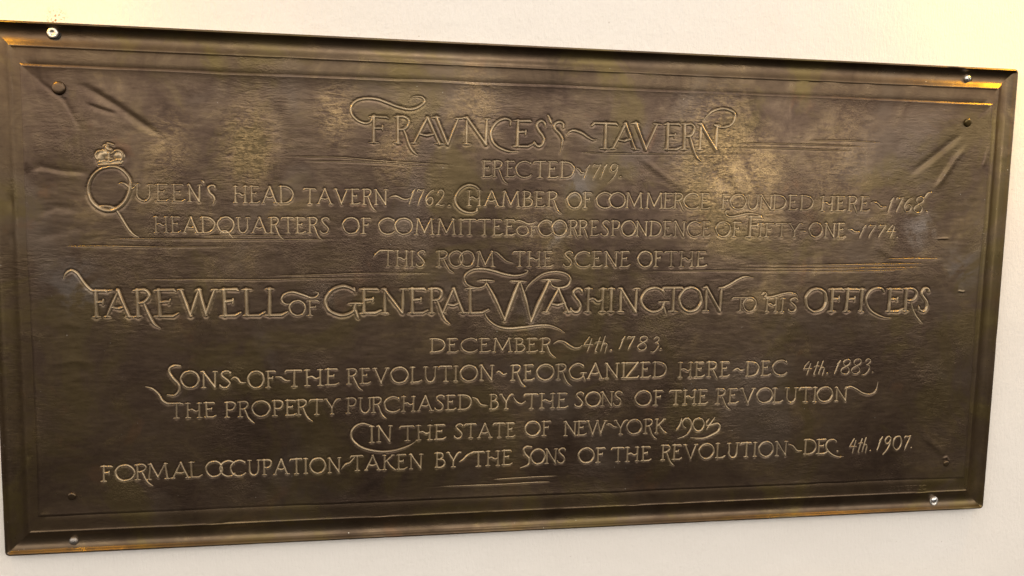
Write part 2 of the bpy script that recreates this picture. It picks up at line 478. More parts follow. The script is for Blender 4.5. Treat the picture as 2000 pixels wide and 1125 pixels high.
class Relief:
    """Collects strokes (points in the plane with half-width and height) and builds them as one raised mesh."""
    def __init__(self):
        self.segs = []
    def stroke(self, pts, w, h, ends=(1.0, 1.0), wob=1.0):
        pts = np.asarray(pts, float); n = len(pts)
        w = np.broadcast_to(np.asarray(w, float), (n,)).copy()
        h = np.broadcast_to(np.asarray(h, float), (n,)).copy()
        f = np.linspace(0, 1, n)
        k = np.interp(f, [0, 0.18, 0.82, 1], [ends[0], 1, 1, ends[1]])
        w *= k; h *= np.clip(k * 1.15, 0, 1)
        w *= 1 + 0.07 * wob * np.sin(f * 9 + rng.random() * 6) + 0.04 * wob * rng.standard_normal(n) * (n > 4)
        for i in range(n - 1):
            self.segs.append((pts[i], pts[i + 1], w[i], w[i + 1], h[i], h[i + 1]))
    def build(self, name, parent, mat, power=2.1, res=RES, moat_depth=0.20, blur=1):
        A = np.array([s[0] for s in self.segs]); B = np.array([s[1] for s in self.segs])
        pad = max(max(s[2], s[3]) for s in self.segs) * 2.6 + 0.001
        lo = np.minimum(A, B).min(0) - pad; hi = np.maximum(A, B).max(0) + pad
        nx, ny = int((hi[0] - lo[0]) / res) + 2, int((hi[1] - lo[1]) / res) + 2
        H = np.full((ny, nx), -1.0); U = np.full((ny, nx), 9.0)
        for a, b, w0, w1, h0, h1 in self.segs:
            r = max(w0, w1) * 2.4 + res * 2
            i0 = max(0, int((min(a[0], b[0]) - r - lo[0]) / res)); i1 = min(nx, int((max(a[0], b[0]) + r - lo[0]) / res) + 2)
            j0 = max(0, int((min(a[1], b[1]) - r - lo[1]) / res)); j1 = min(ny, int((max(a[1], b[1]) + r - lo[1]) / res) + 2)
            X = lo[0] + res * np.arange(i0, i1)[None, :]; Y = lo[1] + res * np.arange(j0, j1)[:, None]
            d = b - a; L2 = d @ d + 1e-16
            t = np.clip(((X - a[0]) * d[0] + (Y - a[1]) * d[1]) / L2, 0, 1)
            dist = np.hypot(X - a[0] - t * d[0], Y - a[1] - t * d[1])
            w = w0 + (w1 - w0) * t; hh = h0 + (h1 - h0) * t
            u = dist / np.maximum(w, 1e-5)
            v = hh * (1 - u ** power)
            v = np.where(u > 1, -hh * power * (u - 1) * 0.9, v)
            sub = H[j0:j1, i0:i1]; np.maximum(sub, v, out=sub)
            mo = np.where(u < 1, 1.0, np.exp(-((u - 1) / 0.55) ** 2)) * hh * moat_depth
            # carve the sheet alongside
            I = np.round((X[0] - PX0) / PR).astype(int); J = np.round((Y[:, 0] - PY0) / PR).astype(int)
            I = np.clip(I, 0, pnx - 1); J = np.clip(J, 0, pny - 1)
            sm = moat[np.ix_(J[::2], I[::2])]
            moat[np.ix_(J[::2], I[::2])] = np.maximum(sm, mo[::2, ::2])
        nz = smooth_noise(nx, ny, max(4, nx // 22), max(3, ny // 22), len(self.segs))
        H = np.where(H > 0, H * (1 + 0.09 * nz), H)
        for _ in range(blur):
            Hp = np.pad(H, 1, mode='edge')
            H = (Hp[:-2, 1:-1] + Hp[2:, 1:-1] + Hp[1:-1, :-2] + Hp[1:-1, 2:] + 2 * Hp[1:-1, 1:-1]) / 6
        keep = H > -0.00085
        fm = keep[:-1, :-1] & keep[1:, :-1] & keep[:-1, 1:] & keep[1:, 1:]
        jj, ii = np.nonzero(fm)
        used = np.zeros((ny, nx), bool)
        for dj in (0, 1):
            for di in (0, 1):
                used[jj + dj, ii + di] = True
        idx = np.full((ny, nx), -1); idx[used] = np.arange(used.sum())
        vj, vi = np.nonzero(used)
        X = lo[0] + res * vi; Y = lo[1] + res * vj
        co = np.stack([X, Y, base_at(X, Y) + H[vj, vi]], 1)
        f = np.stack([idx[jj, ii], idx[jj, ii + 1], idx[jj + 1, ii + 1], idx[jj + 1, ii]], 1)
        # quads run x then y seen from the front; the frame-to-scene map keeps that orientation
        return mesh_object(name, co, f, mat, parent)

def spline(pts, per=7):
    p = np.asarray(pts, float)
    if len(p) < 3:
        return np.linspace(p[0], p[1], 2 + per)
    q = np.vstack([2 * p[0] - p[1], p, 2 * p[-1] - p[-2]])
    out = []
    for i in range(1, len(q) - 2):
        t = np.linspace(0, 1, per, endpoint=False)[:, None]
        a, b, c, d = q[i - 1], q[i], q[i + 1], q[i + 2]
        out.append(0.5 * ((2 * b) + (-a + c) * t + (2 * a - 5 * b + 4 * c - d) * t ** 2 + (-a + 3 * b - 3 * c + d) * t ** 3))
    return np.vstack(out + [p[-1:]])

# ------------------------------------------------------------------ the alphabet of the tablet
# each stroke: weight letter (T thick, m medium, t thin, s serif) + l (straight) or c (curved), then x,y pairs; cap height = 1
GLY = {
 'A': (0.84, "tl .07,.0 .45,1.03; Tl .43,1.0 .76,.0; tc .20,.36 .42,.31 .50,.33 .65,.40; sl -.03,0 .17,0; sl .64,0 .92,0"),
 'B': (0.54, "Tl .10,0 .10,1; mc .10,1 .27,1.0 .40,.90 .40,.70 .28,.57 .12,.55; mc .24,.56 .44,.50 .53,.28 .45,.08 .28,0 .08,0; sl -.02,1 .14,1; sl -.02,0 .14,0"),
 'C': (0.84, "mc .80,.86 .66,.97 .46,1.02 .20,.90 .04,.66 .02,.42 .12,.16 .34,0 .56,-.02 .74,.06 .84,.17; sl .80,.97 .80,.76"),
 'D': (0.76, "Tl .10,0 .10,1; mc .10,1 .34,.99 .58,.88 .72,.65 .73,.42 .62,.17 .40,.03 .10,0; sl -.03,1 .14,1; sl -.03,0 .14,0"),
 'E': (0.56, "Tl .11,0 .11,1; tl .11,1 .44,1 .50,.96; tl .11,.54 .34,.56; sl .36,.66 .34,.44; tl .11,0 .42,.0 .56,.12; sl -.02,1 .14,1; sl -.02,0 .14,0"),
 'F': (0.52, "Tl .12,0 .12,1; tl .12,1 .46,1 .53,.95; tl .12,.55 .36,.57; sl .38,.68 .36,.44; sl -.02,1 .14,1; sl -.03,0 .27,0"),
 'G': (0.86, "mc .76,.86 .62,.98 .44,1.02 .19,.90 .04,.64 .02,.40 .13,.14 .36,-.01 .56,0 .70,.09 .77,.22; sl .60,.40 .96,.42; ml .80,.40 .74,.10; tl .78,.18 .86,-.14; sl .74,.97 .77,.76"),
 'H': (0.76, "Tl .11,0 .11,1; Tl .65,0 .65,1; tc .11,.50 .22,.56 .32,.56 .44,.46 .54,.45 .65,.55; sl -.02,1 .23,1; sl -.02,0 .24,0; sl .53,1 .77,1; sl .53,0 .78,0"),
 'I': (0.24, "Tl .12,0 .12,1; sl -.01,1 .25,1; sl -.01,0 .25,0"),
 'K': (0.68, "Tl .11,0 .11,1; tl .13,.48 .56,.98; mc .24,.60 .40,.30 .56,.08 .72,-.02; sl -.02,1 .23,1; sl -.02,0 .24,0; sl .46,1 .66,1"),
 'L': (0.58, "Tl .11,0 .11,1; tl .11,0 .44,.0 .60,.14; sl -.02,1 .25,1; sl -.02,0 .14,0"),
 'M': (1.02, "tl .09,0 .16,1; Tl .16,1.0 .50,.10; tl .50,.10 .84,1; Tl .84,1 .92,0; sl -.02,0 .19,0; sl .80,0 1.04,0; sl .05,1 .20,1; sl .80,1 .95,1"),
 'N': (0.78, "tl .12,0 .12,1; Tl .10,1.0 .66,.0; tl .66,-.03 .68,1; sl 0,1 .16,1; sl .0,0 .24,0; sl .57,1 .80,1"),
 'O': (0.92, "Oc .46,1.02 .22,.93 .05,.68 .02,.46 .12,.18 .32,.01 .50,-.02 .74,.08 .89,.34 .90,.56 .80,.84 .60,1.0 .46,1.02"),
 'P': (0.54, "Tl .12,0 .12,1; mc .12,1 .34,1.01 .50,.90 .52,.70 .42,.52 .26,.47 .13,.50; sl -.02,1 .14,1; sl -.02,0 .26,0"),
 'Q': (0.92, "Oc .46,1.02 .22,.93 .05,.68 .02,.46 .12,.18 .32,.01 .50,-.02 .74,.08 .89,.34 .90,.56 .80,.84 .60,1.0 .46,1.02; tc .16,-.02 .32,.10 .50,.08 .66,-.10 .86,-.36"),
 'R': (0.58, "Tl .12,0 .12,1; mc .12,1 .34,1.01 .48,.92 .50,.74 .40,.58 .26,.52 .13,.53; mc .32,.52 .40,.30 .50,-.02 .64,-.28 .84,-.46; sl -.02,1 .14,1; sl -.02,0 .26,0"),
 'r': (0.62, "Tl .12,0 .12,1; mc .12,1 .34,1.01 .48,.92 .50,.74 .40,.58 .26,.52 .13,.53; mc .32,.52 .42,.28 .52,.02 .62,-.20; sl -.02,1 .14,1; sl -.02,0 .26,0"),
 'S': (0.52, "mc .50,.88 .42,1.0 .28,1.02 .14,.92 .12,.76 .24,.60 .38,.44 .46,.24 .38,.04 .22,-.02 .08,.04 .02,.14; sl .51,.98 .50,.80; sl .02,.02 .02,.20"),
 'T': (0.66, "Tl .36,0 .36,1; tl -.02,.90 .05,1 .62,1 .68,.95; sl .22,0 .50,0"),
 'U': (0.72, "mc .12,1 .12,.50 .13,.26 .22,.05 .38,-.02 .52,.06 .61,.26 .62,.50 .62,1; sl -.01,1 .24,1; sl .52,1 .75,1"),
 'V': (0.80, "Tl .09,1 .42,-.02; tl .42,-.02 .74,1; sl -.05,1 .20,1; sl .62,1 .86,1"),
 'W': (1.16, "Tl .08,1 .36,0; tl .36,0 .62,1; Tl .62,1 .82,0; tl .82,0 1.10,1; sl -.04,1 .18,1; sl .52,1 .70,1; sl 1.0,1 1.2,1"),
 'Y': (0.72, "Tl .36,0 .36,.42; ml .05,1 .36,.42; tc .36,.42 .52,.80 .64,.98 .78,1.0; sl -.05,1 .15,1; sl .24,0 .49,0"),
 'Z': (0.72, "tl .04,.92 .06,1 .66,1; Tl .66,1 .04,0; tl .04,0 .66,0 .72,.14"),
 '0': (0.70, "Oc .40,1.0 .20,.90 .08,.60 .10,.26 .24,.04 .40,0 .58,.14 .70,.44 .68,.74 .56,.95 .40,1.0"),
 '1': (0.28, "mc -.02,0 .08,.28 .18,.62 .34,1.0; tc .14,.70 .24,.84 .34,1.0"),
 '2': (0.62, "mc .14,.74 .22,.92 .38,1.0 .54,.88 .54,.68 .40,.42 .22,.18 .02,0; tc .02,0 .20,.06 .40,-.02 .60,.06"),
 '3': (0.58, "tc .26,.86 .36,1.0 .52,.98 .60,.84 .52,.68 .34,.58; mc .34,.58 .50,.52 .56,.34 .46,.06 .24,-.16 .06,-.14"),
 '4': (0.60, "tc .40,1.0 .22,.72 .06,.44; tl .04,.42 .62,.46; mc .52,.86 .42,.42 .28,-.04"),
 '5': (0.60, "tl .24,.92 .58,1.0; mc .24,.92 .20,.56 .42,.58 .54,.36 .42,.06 .10,-.06"),
 '6': (0.62, "mc .58,.98 .36,.86 .14,.56 .08,.28 .18,.04 .36,.0 .52,.14 .54,.36 .42,.50 .24,.44 .12,.26"),
 '7': (0.54, "tc .12,.86 .20,.98 .36,.94 .60,1.0; mc .60,1.0 .44,.62 .28,.26 .18,-.04"),
 '8': (0.62, "mc .38,.54 .19,.70 .22,.94 .44,1.04 .64,.94 .62,.72 .38,.54 .10,.36 .04,.12 .22,-.05 .48,-.02 .60,.18 .54,.40 .38,.54"),
 '9': (0.64, "mc .60,.86 .46,1.0 .28,.92 .18,.68 .26,.48 .44,.50 .58,.72 .60,.92; mc .60,.92 .58,.52 .40,.08 .06,-.34"),
 't': (0.24, "mc .32,.98 .20,.48 .06,.0 .14,-.02; tl .06,.62 .40,.66"),
 'h': (0.44, "mc .30,1.04 .16,.50 .02,.0; tc .10,.34 .26,.54 .40,.44 .36,.16 .30,-.10"),
 '.': (0.14, "dl .06,.04 .10,.05"),
 "'": (0.14, "tl .04,1.14 .10,.92"),
}
WT = {'T': 0.072, 'm': 0.062, 'O': 0.066, 't': 0.059, 's': 0.044, 'd': 0.07}
def glyph_strokes(R, ch, ox, oy, cap, sx, weight=1.0, hk=1.0):
    w_, spec = GLY[ch]
    for st in spec.split(';'):
        st = st.strip().split()
        kind, pts = st[0], np.array([[float(v) for v in p.split(',')] for p in st[1:]])
        pts = pts + rng.normal(0, 0.008, pts.shape) * (1.0 if kind[1] == 'l' and len(pts) == 2 else 0.8)
        if kind[0] == 'O':
            pts[-1] = pts[0]
        q = np.stack([ox + pts[:, 0] * cap * sx, oy + pts[:, 1] * cap], 1)
        hw = WT[kind[0]] * cap * weight
        if kind[1] == 'c':
            q = spline(q, 6)
        elif len(q) == 2:
            q = np.linspace(q[0], q[1], 6)
        n = len(q)
        w = np.full(n, hw)
        if kind[0] == 'T':                                 # stems swell to the serifs
            f = np.linspace(-1, 1, n); w = hw * (0.90 + 0.16 * f ** 4)
            R.stroke(q, w, hw * 1.2 * hk)
        elif kind[0] == 's':
            R.stroke(q, hw, hw * 1.45 * hk, (0.6, 0.6))
        elif kind[0] == 'O':
            ang = np.linspace(0, 2 * np.pi, n); w = hw * (0.92 + 0.16 * np.abs(np.sin(ang + 0.35)))
            R.stroke(q, w, hw * 1.2 * hk)
        elif kind[0] in 'mt':
            f = np.linspace(0, 1, n); w = hw * (0.86 + 0.22 * np.sin(f * np.pi))
            tail = (ch in 'RrKQ' and pts[-1][1] < -0.1)
            R.stroke(q, w, hw * 1.2 * hk, (1.0, 0.45 if tail else 0.8))
        else:
            R.stroke(q, w, hw * 0.95 * hk)

def word(R, text, xa, xb, ya, yb, capa, capb=None, weight=1.0, hk=1.0):
    """text from photo x xa to xb, baseline ya..yb, cap height in photo px; '<' and '>' tighten or loosen."""
    capb = capb or capa
    a, b = tp(xa, ya), tp(xb, yb)
    ca = tp(xa, ya - capa)[1] - a[1]; cb = tp(xb, yb - capb)[1] - b[1]
    cap = (ca + cb) / 2
    gap = 0.11
    cur, place = 0.0, []
    prev = False
    for ch in text:
        if ch == '<': cur -= 0.12; continue
        if ch == '>': cur += 0.12; continue
        if prev: cur += gap
        place.append((ch, cur)); cur += GLY[ch][0]; prev = True
    k = (b[0] - a[0]) / (cur * cap)
    for ch, c in place:
        f = c / cur
        glyph_strokes(R, ch, a[0] + c * cap * k, a[1] + (b[1] - a[1]) * f, ca + (cb - ca) * f, k, weight, hk)
    return k
def letters(R, items, ya, yb, xa, xb, cap, weight=1.0):
    """items: (character, left, right) in photo px on a baseline through (xa,ya)-(xb,yb)"""
    for ch, l, r in items:
        f = (l - xa) / (xb - xa)
        y = ya + (yb - ya) * f
        p, q = tp(l, y), tp(r, y)
        c = tp(l, y - cap)[1] - p[1]
        glyph_strokes(R, ch, p[0], p[1], c, (q[0] - p[0]) / (GLY[ch][0] * c), weight)
def flourish(R, pts, wpx=2.6, h=1.0, ends=(0.45, 0.45), per=8):
    q = spline(np.array([tp(*p) for p in pts]), per)
    hw = wpx * 0.00053
    n = len(q); f = np.linspace(0, 1, n)
    w = hw * (0.82 + 0.3 * np.sin(f * np.pi) ** 2)
    R.stroke(q, w, hw * 1.15 * h, ends)
def dot(R, x, y, r=2.2):
    p = tp(x, y)
    R.stroke(np.array([p, p + [0.0003, 0.0001]]), r * 0.0006, r * 0.0006, wob=0)

ks = []
lines = []
def line():
    R = Relief(); lines.append(R); return R

# 1
R = line()
letters(R, [('F', 722, 757), ('R', 770, 802), ('A', 803, 864), ('V', 846, 899), ('N', 903, 957)], 279, 283, 722, 957, 51)
letters(R, [('E', 1003, 1041)], 286, 286, 1003, 1041, 50)
letters(R, [('S', 1043, 1064)], 286, 286, 1043, 1064, 48)
flourish(R, [(997, 245), (996, 236), (985, 233), (970, 240), (960, 255), (959, 270), (966, 283), (980, 292), (997, 297), (1012, 296)], 3.4, 1, (1, .4))
flourish(R, [(1070, 226), (1073, 234), (1077, 243)], 3.4, 1, (.9, .5))
flourish(R, [(1100, 250), (1099, 242), (1092, 239), (1084, 243), (1083, 252), (1092, 262), (1098, 273), (1097, 286), (1093, 301)], 3.4, 1, (1, .4))
flourish(R, [(1105, 266), (1112, 258), (1122, 256), (1136, 261), (1148, 269), (1158, 274), (1166, 273)], 3.0)
letters(R, [('T', 1156, 1203), ('A', 1193, 1245), ('V', 1234, 1286), ('E', 1296, 1330), ('R', 1330, 1358), ('N', 1361, 1404)], 290, 293, 1156, 1404, 49)
flourish(R, [(727, 229), (725, 237), (719, 241), (710, 241), (698, 236), (688, 226), (685, 216), (689, 204), (700, 196), (717, 193), (737, 195), (757, 202), (775, 209), (795, 214), (810, 213), (822, 207), (829, 200), (826, 192), (817, 189), (806, 190), (801, 195)], 3.2, 1.0, (.9, .4))
flourish(R, [(1396, 246), (1405, 249), (1416, 249), (1428, 244), (1435, 232), (1434, 222), (1425, 216), (1410, 213), (1392, 218), (1380, 228), (1372, 238)], 3.2, 1.0, (.9, .35))
# 2
R = line()
ks.append(word(R, "E<RE<CTED", 941, 1121, 345, 348, 30, 31))
flourish(R, [(1126, 328), (1131, 332), (1136, 338), (1141, 336)], 2.2)
ks.append(word(R, "1719", 1141, 1207, 349, 347, 27, weight=0.84))
dot(R, 1212, 346)
# 3
R = line()
flourish(R, [(214, 326), (196, 331), (180, 346), (173, 366), (175, 385), (186, 401), (204, 411), (224, 410), (243, 396), (253, 375), (254, 352), (242, 335), (228, 327), (214, 326)], 3.9, 1.05, (1, 1))
flourish(R, [(185, 410), (190, 405), (200, 403), (214, 404), (224, 408), (231, 416), (241, 432), (252, 449), (262, 459), (272, 464)], 2.6, .9, (.4, .3))
flourish(R, [(231, 359), (239, 358), (246, 361), (252, 366), (259, 369), (266, 362)], 2.4, .9)
letters(R, [('U', 263, 298), ('E', 304, 331), ('E', 335, 362), ('N', 366, 394)], 392, 394, 263, 394, 32)
flourish(R, [(395, 353), (399, 359)], 2.2)
flourish(R, [(420, 368), (419, 364), (413, 363), (407, 367), (409, 376), (417, 384), (419, 392), (416, 400)], 2.6, 1, (1, .5))
ks.append(word(R, "HEAD", 456, 573, 396, 397, 32))
ks.append(word(R, "TAVERN", 593, 757, 398, 400, 29))
flourish(R, [(760, 386), (767, 384), (775, 384), (786, 389), (794, 390), (801, 387)], 2.2)
ks.append(word(R, "1762", 800, 868, 400, 402, 30, weight=0.84))
dot(R, 877, 402, 2.6)
flourish(R, [(935, 370), (927, 364), (914, 362), (900, 369), (891, 382), (889, 395), (895, 406), (907, 414), (922, 416), (932, 412)], 3.0, 1, (.9, .8))
flourish(R, [(932, 366), (935, 374)], 2.2); flourish(R, [(932, 406), (931, 414)], 2.2)
ks.append(word(R, "HAMBER", 912, 1089, 402, 405, 29))
ks.append(word(R, "OF", 1107, 1155, 406, 406, 29))
ks.append(word(R, "C<<O<MM<E<r<CE", 1164, 1386, 406, 408, 29))
ks.append(word(R, "F<O<U<N<DED", 1407, 1587, 408, 411, 28))
ks.append(word(R, "HErE", 1602, 1697, 412, 413, 28))
flourish(R, [(1699, 397), (1707, 395), (1714, 398), (1720, 404), (1731, 404)], 2.2)
ks.append(word(R, "1768", 1734, 1801, 414, 414, 28, weight=0.84))
flourish(R, [(1800, 387), (1806, 386), (1812, 378), (1820, 375)], 1.9)
dot(R, 1810, 414)
# 4
R = line()
ks.append(word(R, "HEADQUARTERS", 301, 643, 454, 456, 30))
ks.append(word(R, "OF", 669, 724, 456, 457, 30))
ks.append(word(R, "C<OMMI<TTEE", 739, 1006, 457, 460, 30))
flourish(R, [(1004, 434), (1013, 431), (1022, 434), (1031, 438), (1040, 437), (1048, 433)], 2.0)
ks.append(word(R, "OF", 1009, 1048, 460, 460, 18, weight=1.1))
ks.append(word(R, "C<Or<rESPO<NDENCE", 1051, 1387, 460, 462, 29, 28))
ks.append(word(R, "OF", 1397, 1446, 462, 463, 28))
letters(R, [('F', 1458, 1486)], 463, 463, 1458, 1486, 39)
flourish(R, [(1424, 411), (1418, 413), (1418, 420), (1427, 424), (1445, 421), (1460, 418), (1476, 419), (1489, 423)], 2.2)
ks.append(word(R, "IFTY", 1481, 1563, 463, 463, 26))
flourish(R, [(1562, 452), (1568, 452), (1575, 453)], 2.0)
ks.append(word(R, "ONE", 1579, 1650, 463, 464, 27))
flourish(R, [(1656, 448), (1663, 449), (1669, 453), (1679, 453)], 2.1)
ks.append(word(R, "1774", 1679, 1748, 464, 463, 24, weight=0.84))
dot(R, 1752, 464, 1.9)
# 5
R = line()
flourish(R, [(729, 503), (736, 495), (743, 490), (752, 490)], 2.2)
ks.append(word(R, "THIS", 746, 830, 520, 521, 30))
letters(R, [('R', 852, 876), ('O', 876, 904), ('O', 897, 926), ('M', 930, 966)], 520, 521, 852, 966, 29)
flourish(R, [(963, 492), (970, 494), (979, 502), (990, 511), (1003, 514)], 2.1)
ks.append(word(R, "THE", 1002, 1080, 521, 521, 29))
ks.append(word(R, "SCENE", 1100, 1230, 521, 521, 29))
ks.append(word(R, "OF", 1245, 1293, 521, 521, 29))
ks.append(word(R, "THE", 1297, 1380, 521, 521, 29))
# 6
R = line()
flourish(R, [(124, 545), (128, 536), (135, 530), (142, 529), (151, 535), (161, 549), (172, 562), (183, 569), (200, 569), (219, 567)], 3.0, 1, (.4, .8))
letters(R, [('F', 182, 210), ('A', 205, 258), ('R', 262, 297), ('E', 303, 350), ('W', 349, 424), ('E', 431, 470), ('L', 475, 516), ('L', 519, 560)], 619, 616, 182, 560, 51)
letters(R, [('O', 565, 597), ('F', 600, 623)], 616, 616, 565, 623, 28)
flourish(R, [(568, 594), (558, 594), (551, 589), (551, 581), (558, 574), (572, 571), (590, 576), (607, 582), (618, 580), (622, 573), (615, 570)], 2.5)
letters(R, [('G', 635, 700)], 615, 615, 635, 700, 54)
letters(R, [('E', 703, 744), ('N', 744, 793), ('E', 798, 835), ('R', 836, 866), ('A', 861, 908), ('L', 910, 952)], 612, 611, 703, 952, 47)
flourish(R, [(950, 553), (946, 559), (935, 563), (922, 561), (911, 555), (907, 545), (911, 535), (925, 527), (945, 526), (965, 530), (985, 536), (1007, 539), (1025, 535), (1031, 529), (1024, 527)], 2.7, 1, (.9, .4))
flourish(R, [(950, 553), (966, 582), (986, 626)], 3.2, 1, (1, 1)); flourish(R, [(1014, 551), (1000, 588), (986, 626)], 4.4, 1, (1, .9))
flourish(R, [(1016, 551), (1027, 588), (1037, 629)], 3.2, 1, (1, 1)); flourish(R, [(1072, 550), (1054, 590), (1037, 629)], 4.6, 1, (1, .9))
for a in ([(932, 548), (950, 548), (966, 549)], [(995, 549), (1011, 550), (1028, 550)], [(1056, 547), (1072, 547), (1096, 547)]):
    flourish(R, a, 2.4, 1, (.4, .4))
flourish(R, [(1075, 549), (1077, 557), (1086, 562), (1100, 562), (1111, 556), (1114, 545), (1105, 535), (1085, 531), (1062, 535), (1045, 546), (1032, 558), (1026, 569)], 2.5, 1, (.9, .35))
flourish(R, [(954, 604), (947, 612), (954, 625), (970, 637), (992, 642), (1020, 640), (1050, 636), (1072, 636), (1090, 642), (1103, 650)], 2.7, 1, (.6, .3))
letters(R, [('A', 1062, 1115), ('S', 1114, 1136), ('H', 1142, 1182), ('I', 1186, 1199), ('N', 1206, 1247), ('G', 1251, 1300), ('T', 1292, 1332), ('O', 1325, 1369), ('N', 1372, 1412)], 610, 607, 1062, 1412, 45)
flourish(R, [(1404, 563), (1412, 562), (1425, 556), (1440, 547), (1455, 541), (1472, 543)], 2.5, 1, (.9, .35))
letters(R, [('T', 1429, 1459), ('O', 1450, 1476), ('H', 1494, 1518), ('I', 1523, 1531), ('S', 1539, 1556)], 608, 609, 1429, 1556, 26, 1.08)
flourish(R, [(1487, 575), (1492, 571), (1497, 575), (1494, 580), (1507, 580), (1525, 575), (1542, 572), (1554, 575), (1558, 582)], 2.1)
letters(R, [('O', 1571, 1613), ('F', 1617, 1644), ('F', 1647, 1675), ('I', 1676, 1686)], 608, 608, 1571, 1686, 43)
flourish(R, [(1726, 570), (1722, 564), (1711, 563), (1699, 569), (1692, 581), (1692, 593), (1699, 606), (1712, 615), (1726, 620), (1740, 621)], 3.2, 1, (1, .35))
letters(R, [('E', 1729, 1762), ('P', 1761, 1788), ('S', 1793, 1812)], 608, 607, 1729, 1812, 43)
flourish(R, [(1779, 586), (1781, 600), (1787, 615), (1795, 626), (1802, 633)], 2.4, .8, (.8, .3))
# 7
R = line()
ks.append(word(R, "DECEMBER", 840, 1076, 688, 687, 26))
flourish(R, [(1081, 671), (1091, 666), (1102, 668), (1112, 675), (1122, 680), (1131, 679), (1137, 674)], 2.4)
ks.append(word(R, "4th", 1138, 1186, 686, 686, 28, weight=0.84))
dot(R, 1193, 684)
ks.append(word(R, "17>8>3", 1210, 1286, 682, 684, 25, weight=0.84))
dot(R, 1290, 681)
# 8
R = line()
flourish(R, [(352, 715), (341, 714), (332, 719), (331, 728), (339, 740), (349, 751), (350, 763), (341, 772), (327, 771)], 2.9, 1, (.9, .6))
letters(R, [('O', 353, 389), ('N', 393, 425), ('S', 429, 451)], 757, 757, 353, 451, 31)
flourish(R, [(451, 741), (458, 737), (464, 740), (470, 747), (480, 747)], 2.2)
ks.append(word(R, "OF", 484, 538, 757, 756, 31))
flourish(R, [(538, 736), (548, 737), (557, 743), (567, 743)], 2.2)
ks.append(word(R, "THE", 558, 662, 755, 751, 31))
ks.append(word(R, "REVOLUTION", 677, 964, 750, 742, 29))
flourish(R, [(969, 728), (975, 726), (983, 732), (990, 729)], 2.2)
ks.append(word(R, "REORGANI<ZED", 997, 1301, 743, 736, 29))
ks.append(word(R, "HErE", 1324, 1425, 737, 735, 29, 28))
flourish(R, [(1431, 724), (1440, 720), (1446, 724), (1454, 721)], 2.2)
ks.append(word(R, "DEC", 1456, 1536, 735, 731, 28))
R = line()
ks.append(word(R, "4th", 1567, 1610, 731, 731, 25, weight=0.84))
dot(R, 1615, 729, 1.9)
ks.append(word(R, "1883", 1630, 1698, 730, 727, 26, weight=0.84))
dot(R, 1704, 727, 1.9)
# 9
R = line()
flourish(R, [(284, 755), (297, 759), (309, 769), (317, 782), (327, 788), (340, 788), (352, 787)], 2.4, 1, (.35, .9))
ks.append(word(R, "THE", 330, 422, 817, 814, 28))
ks.append(word(R, "PROPE<RTY", 439, 662, 815, 808, 29))
ks.append(word(R, "PU<RCHASED", 676, 921, 807, 799, 29, 28))
flourish(R, [(922, 776), (931, 780), (939, 790), (952, 792)], 2.2)
ks.append(word(R, "BY", 956, 1000, 799, 798, 28))
flourish(R, [(1003, 776), (1009, 785), (1018, 789), (1027, 783)], 2.0)
ks.append(word(R, "THE", 1024, 1109, 798, 796, 28))
ks.append(word(R, "SO<N<S", 1122, 1214, 794, 792, 27))
ks.append(word(R, "OF", 1239, 1294, 792, 791, 28))
ks.append(word(R, "THE", 1307, 1382, 790, 788, 27))
ks.append(word(R, "REVO<LUTI<ON", 1397, 1655, 788, 783, 28, 27))
flourish(R, [(1650, 759), (1660, 755), (1672, 760), (1685, 768), (1699, 770), (1710, 763), (1715, 745)], 2.3, 1, (.8, .3))
# 10
R = line()
flourish(R, [(724, 831), (708, 827), (694, 833), (686, 846), (690, 861), (709, 875), (740, 882), (770, 880), (797, 871), (812, 862)], 2.5, 1, (.7, .3))
ks.append(word(R, "IN", 721, 766, 864, 862, 31))
ks.append(word(R, "THE", 781, 871, 861, 857, 28))
ks.append(word(R, "STATE", 887, 1006, 856, 853, 27))
ks.append(word(R, "OF", 1025, 1075, 851, 850, 27))
ks.append(word(R, "N<E<W", 1100, 1184, 851, 848, 27))
flourish(R, [(1184, 829), (1191, 828), (1198, 833), (1206, 834)], 2.0)
ks.append(word(R, "Y<ORK", 1200, 1300, 848, 845, 27))
flourish(R, [(1331, 817), (1328, 829), (1320, 841)], 2.3)
flourish(R, [(1340, 836), (1334, 832), (1332.5, 825), (1336, 819), (1342, 817), (1347.5, 821), (1350, 830), (1348, 839), (1339, 850), (1322, 857)], 2.2, 1, (.5, .4))
flourish(R, [(1364, 816), (1356, 820), (1353, 830), (1357, 839), (1364, 842), (1371, 838), (1375, 828), (1371, 819), (1364, 816)], 2.1, 1, (1, 1))
flourish(R, [(1385, 817), (1380, 824), (1379, 831)], 2.0); flourish(R, [(1396, 815), (1386, 829), (1379, 839)], 2.0, 1, (.7, .4))
flourish(R, [(1379, 831), (1386, 830.5), (1394, 828), (1401, 827), (1405.5, 832), (1403, 841), (1391, 849), (1374, 855.5), (1359, 855.5), (1347, 854)], 2.3, 1, (.5, .3))
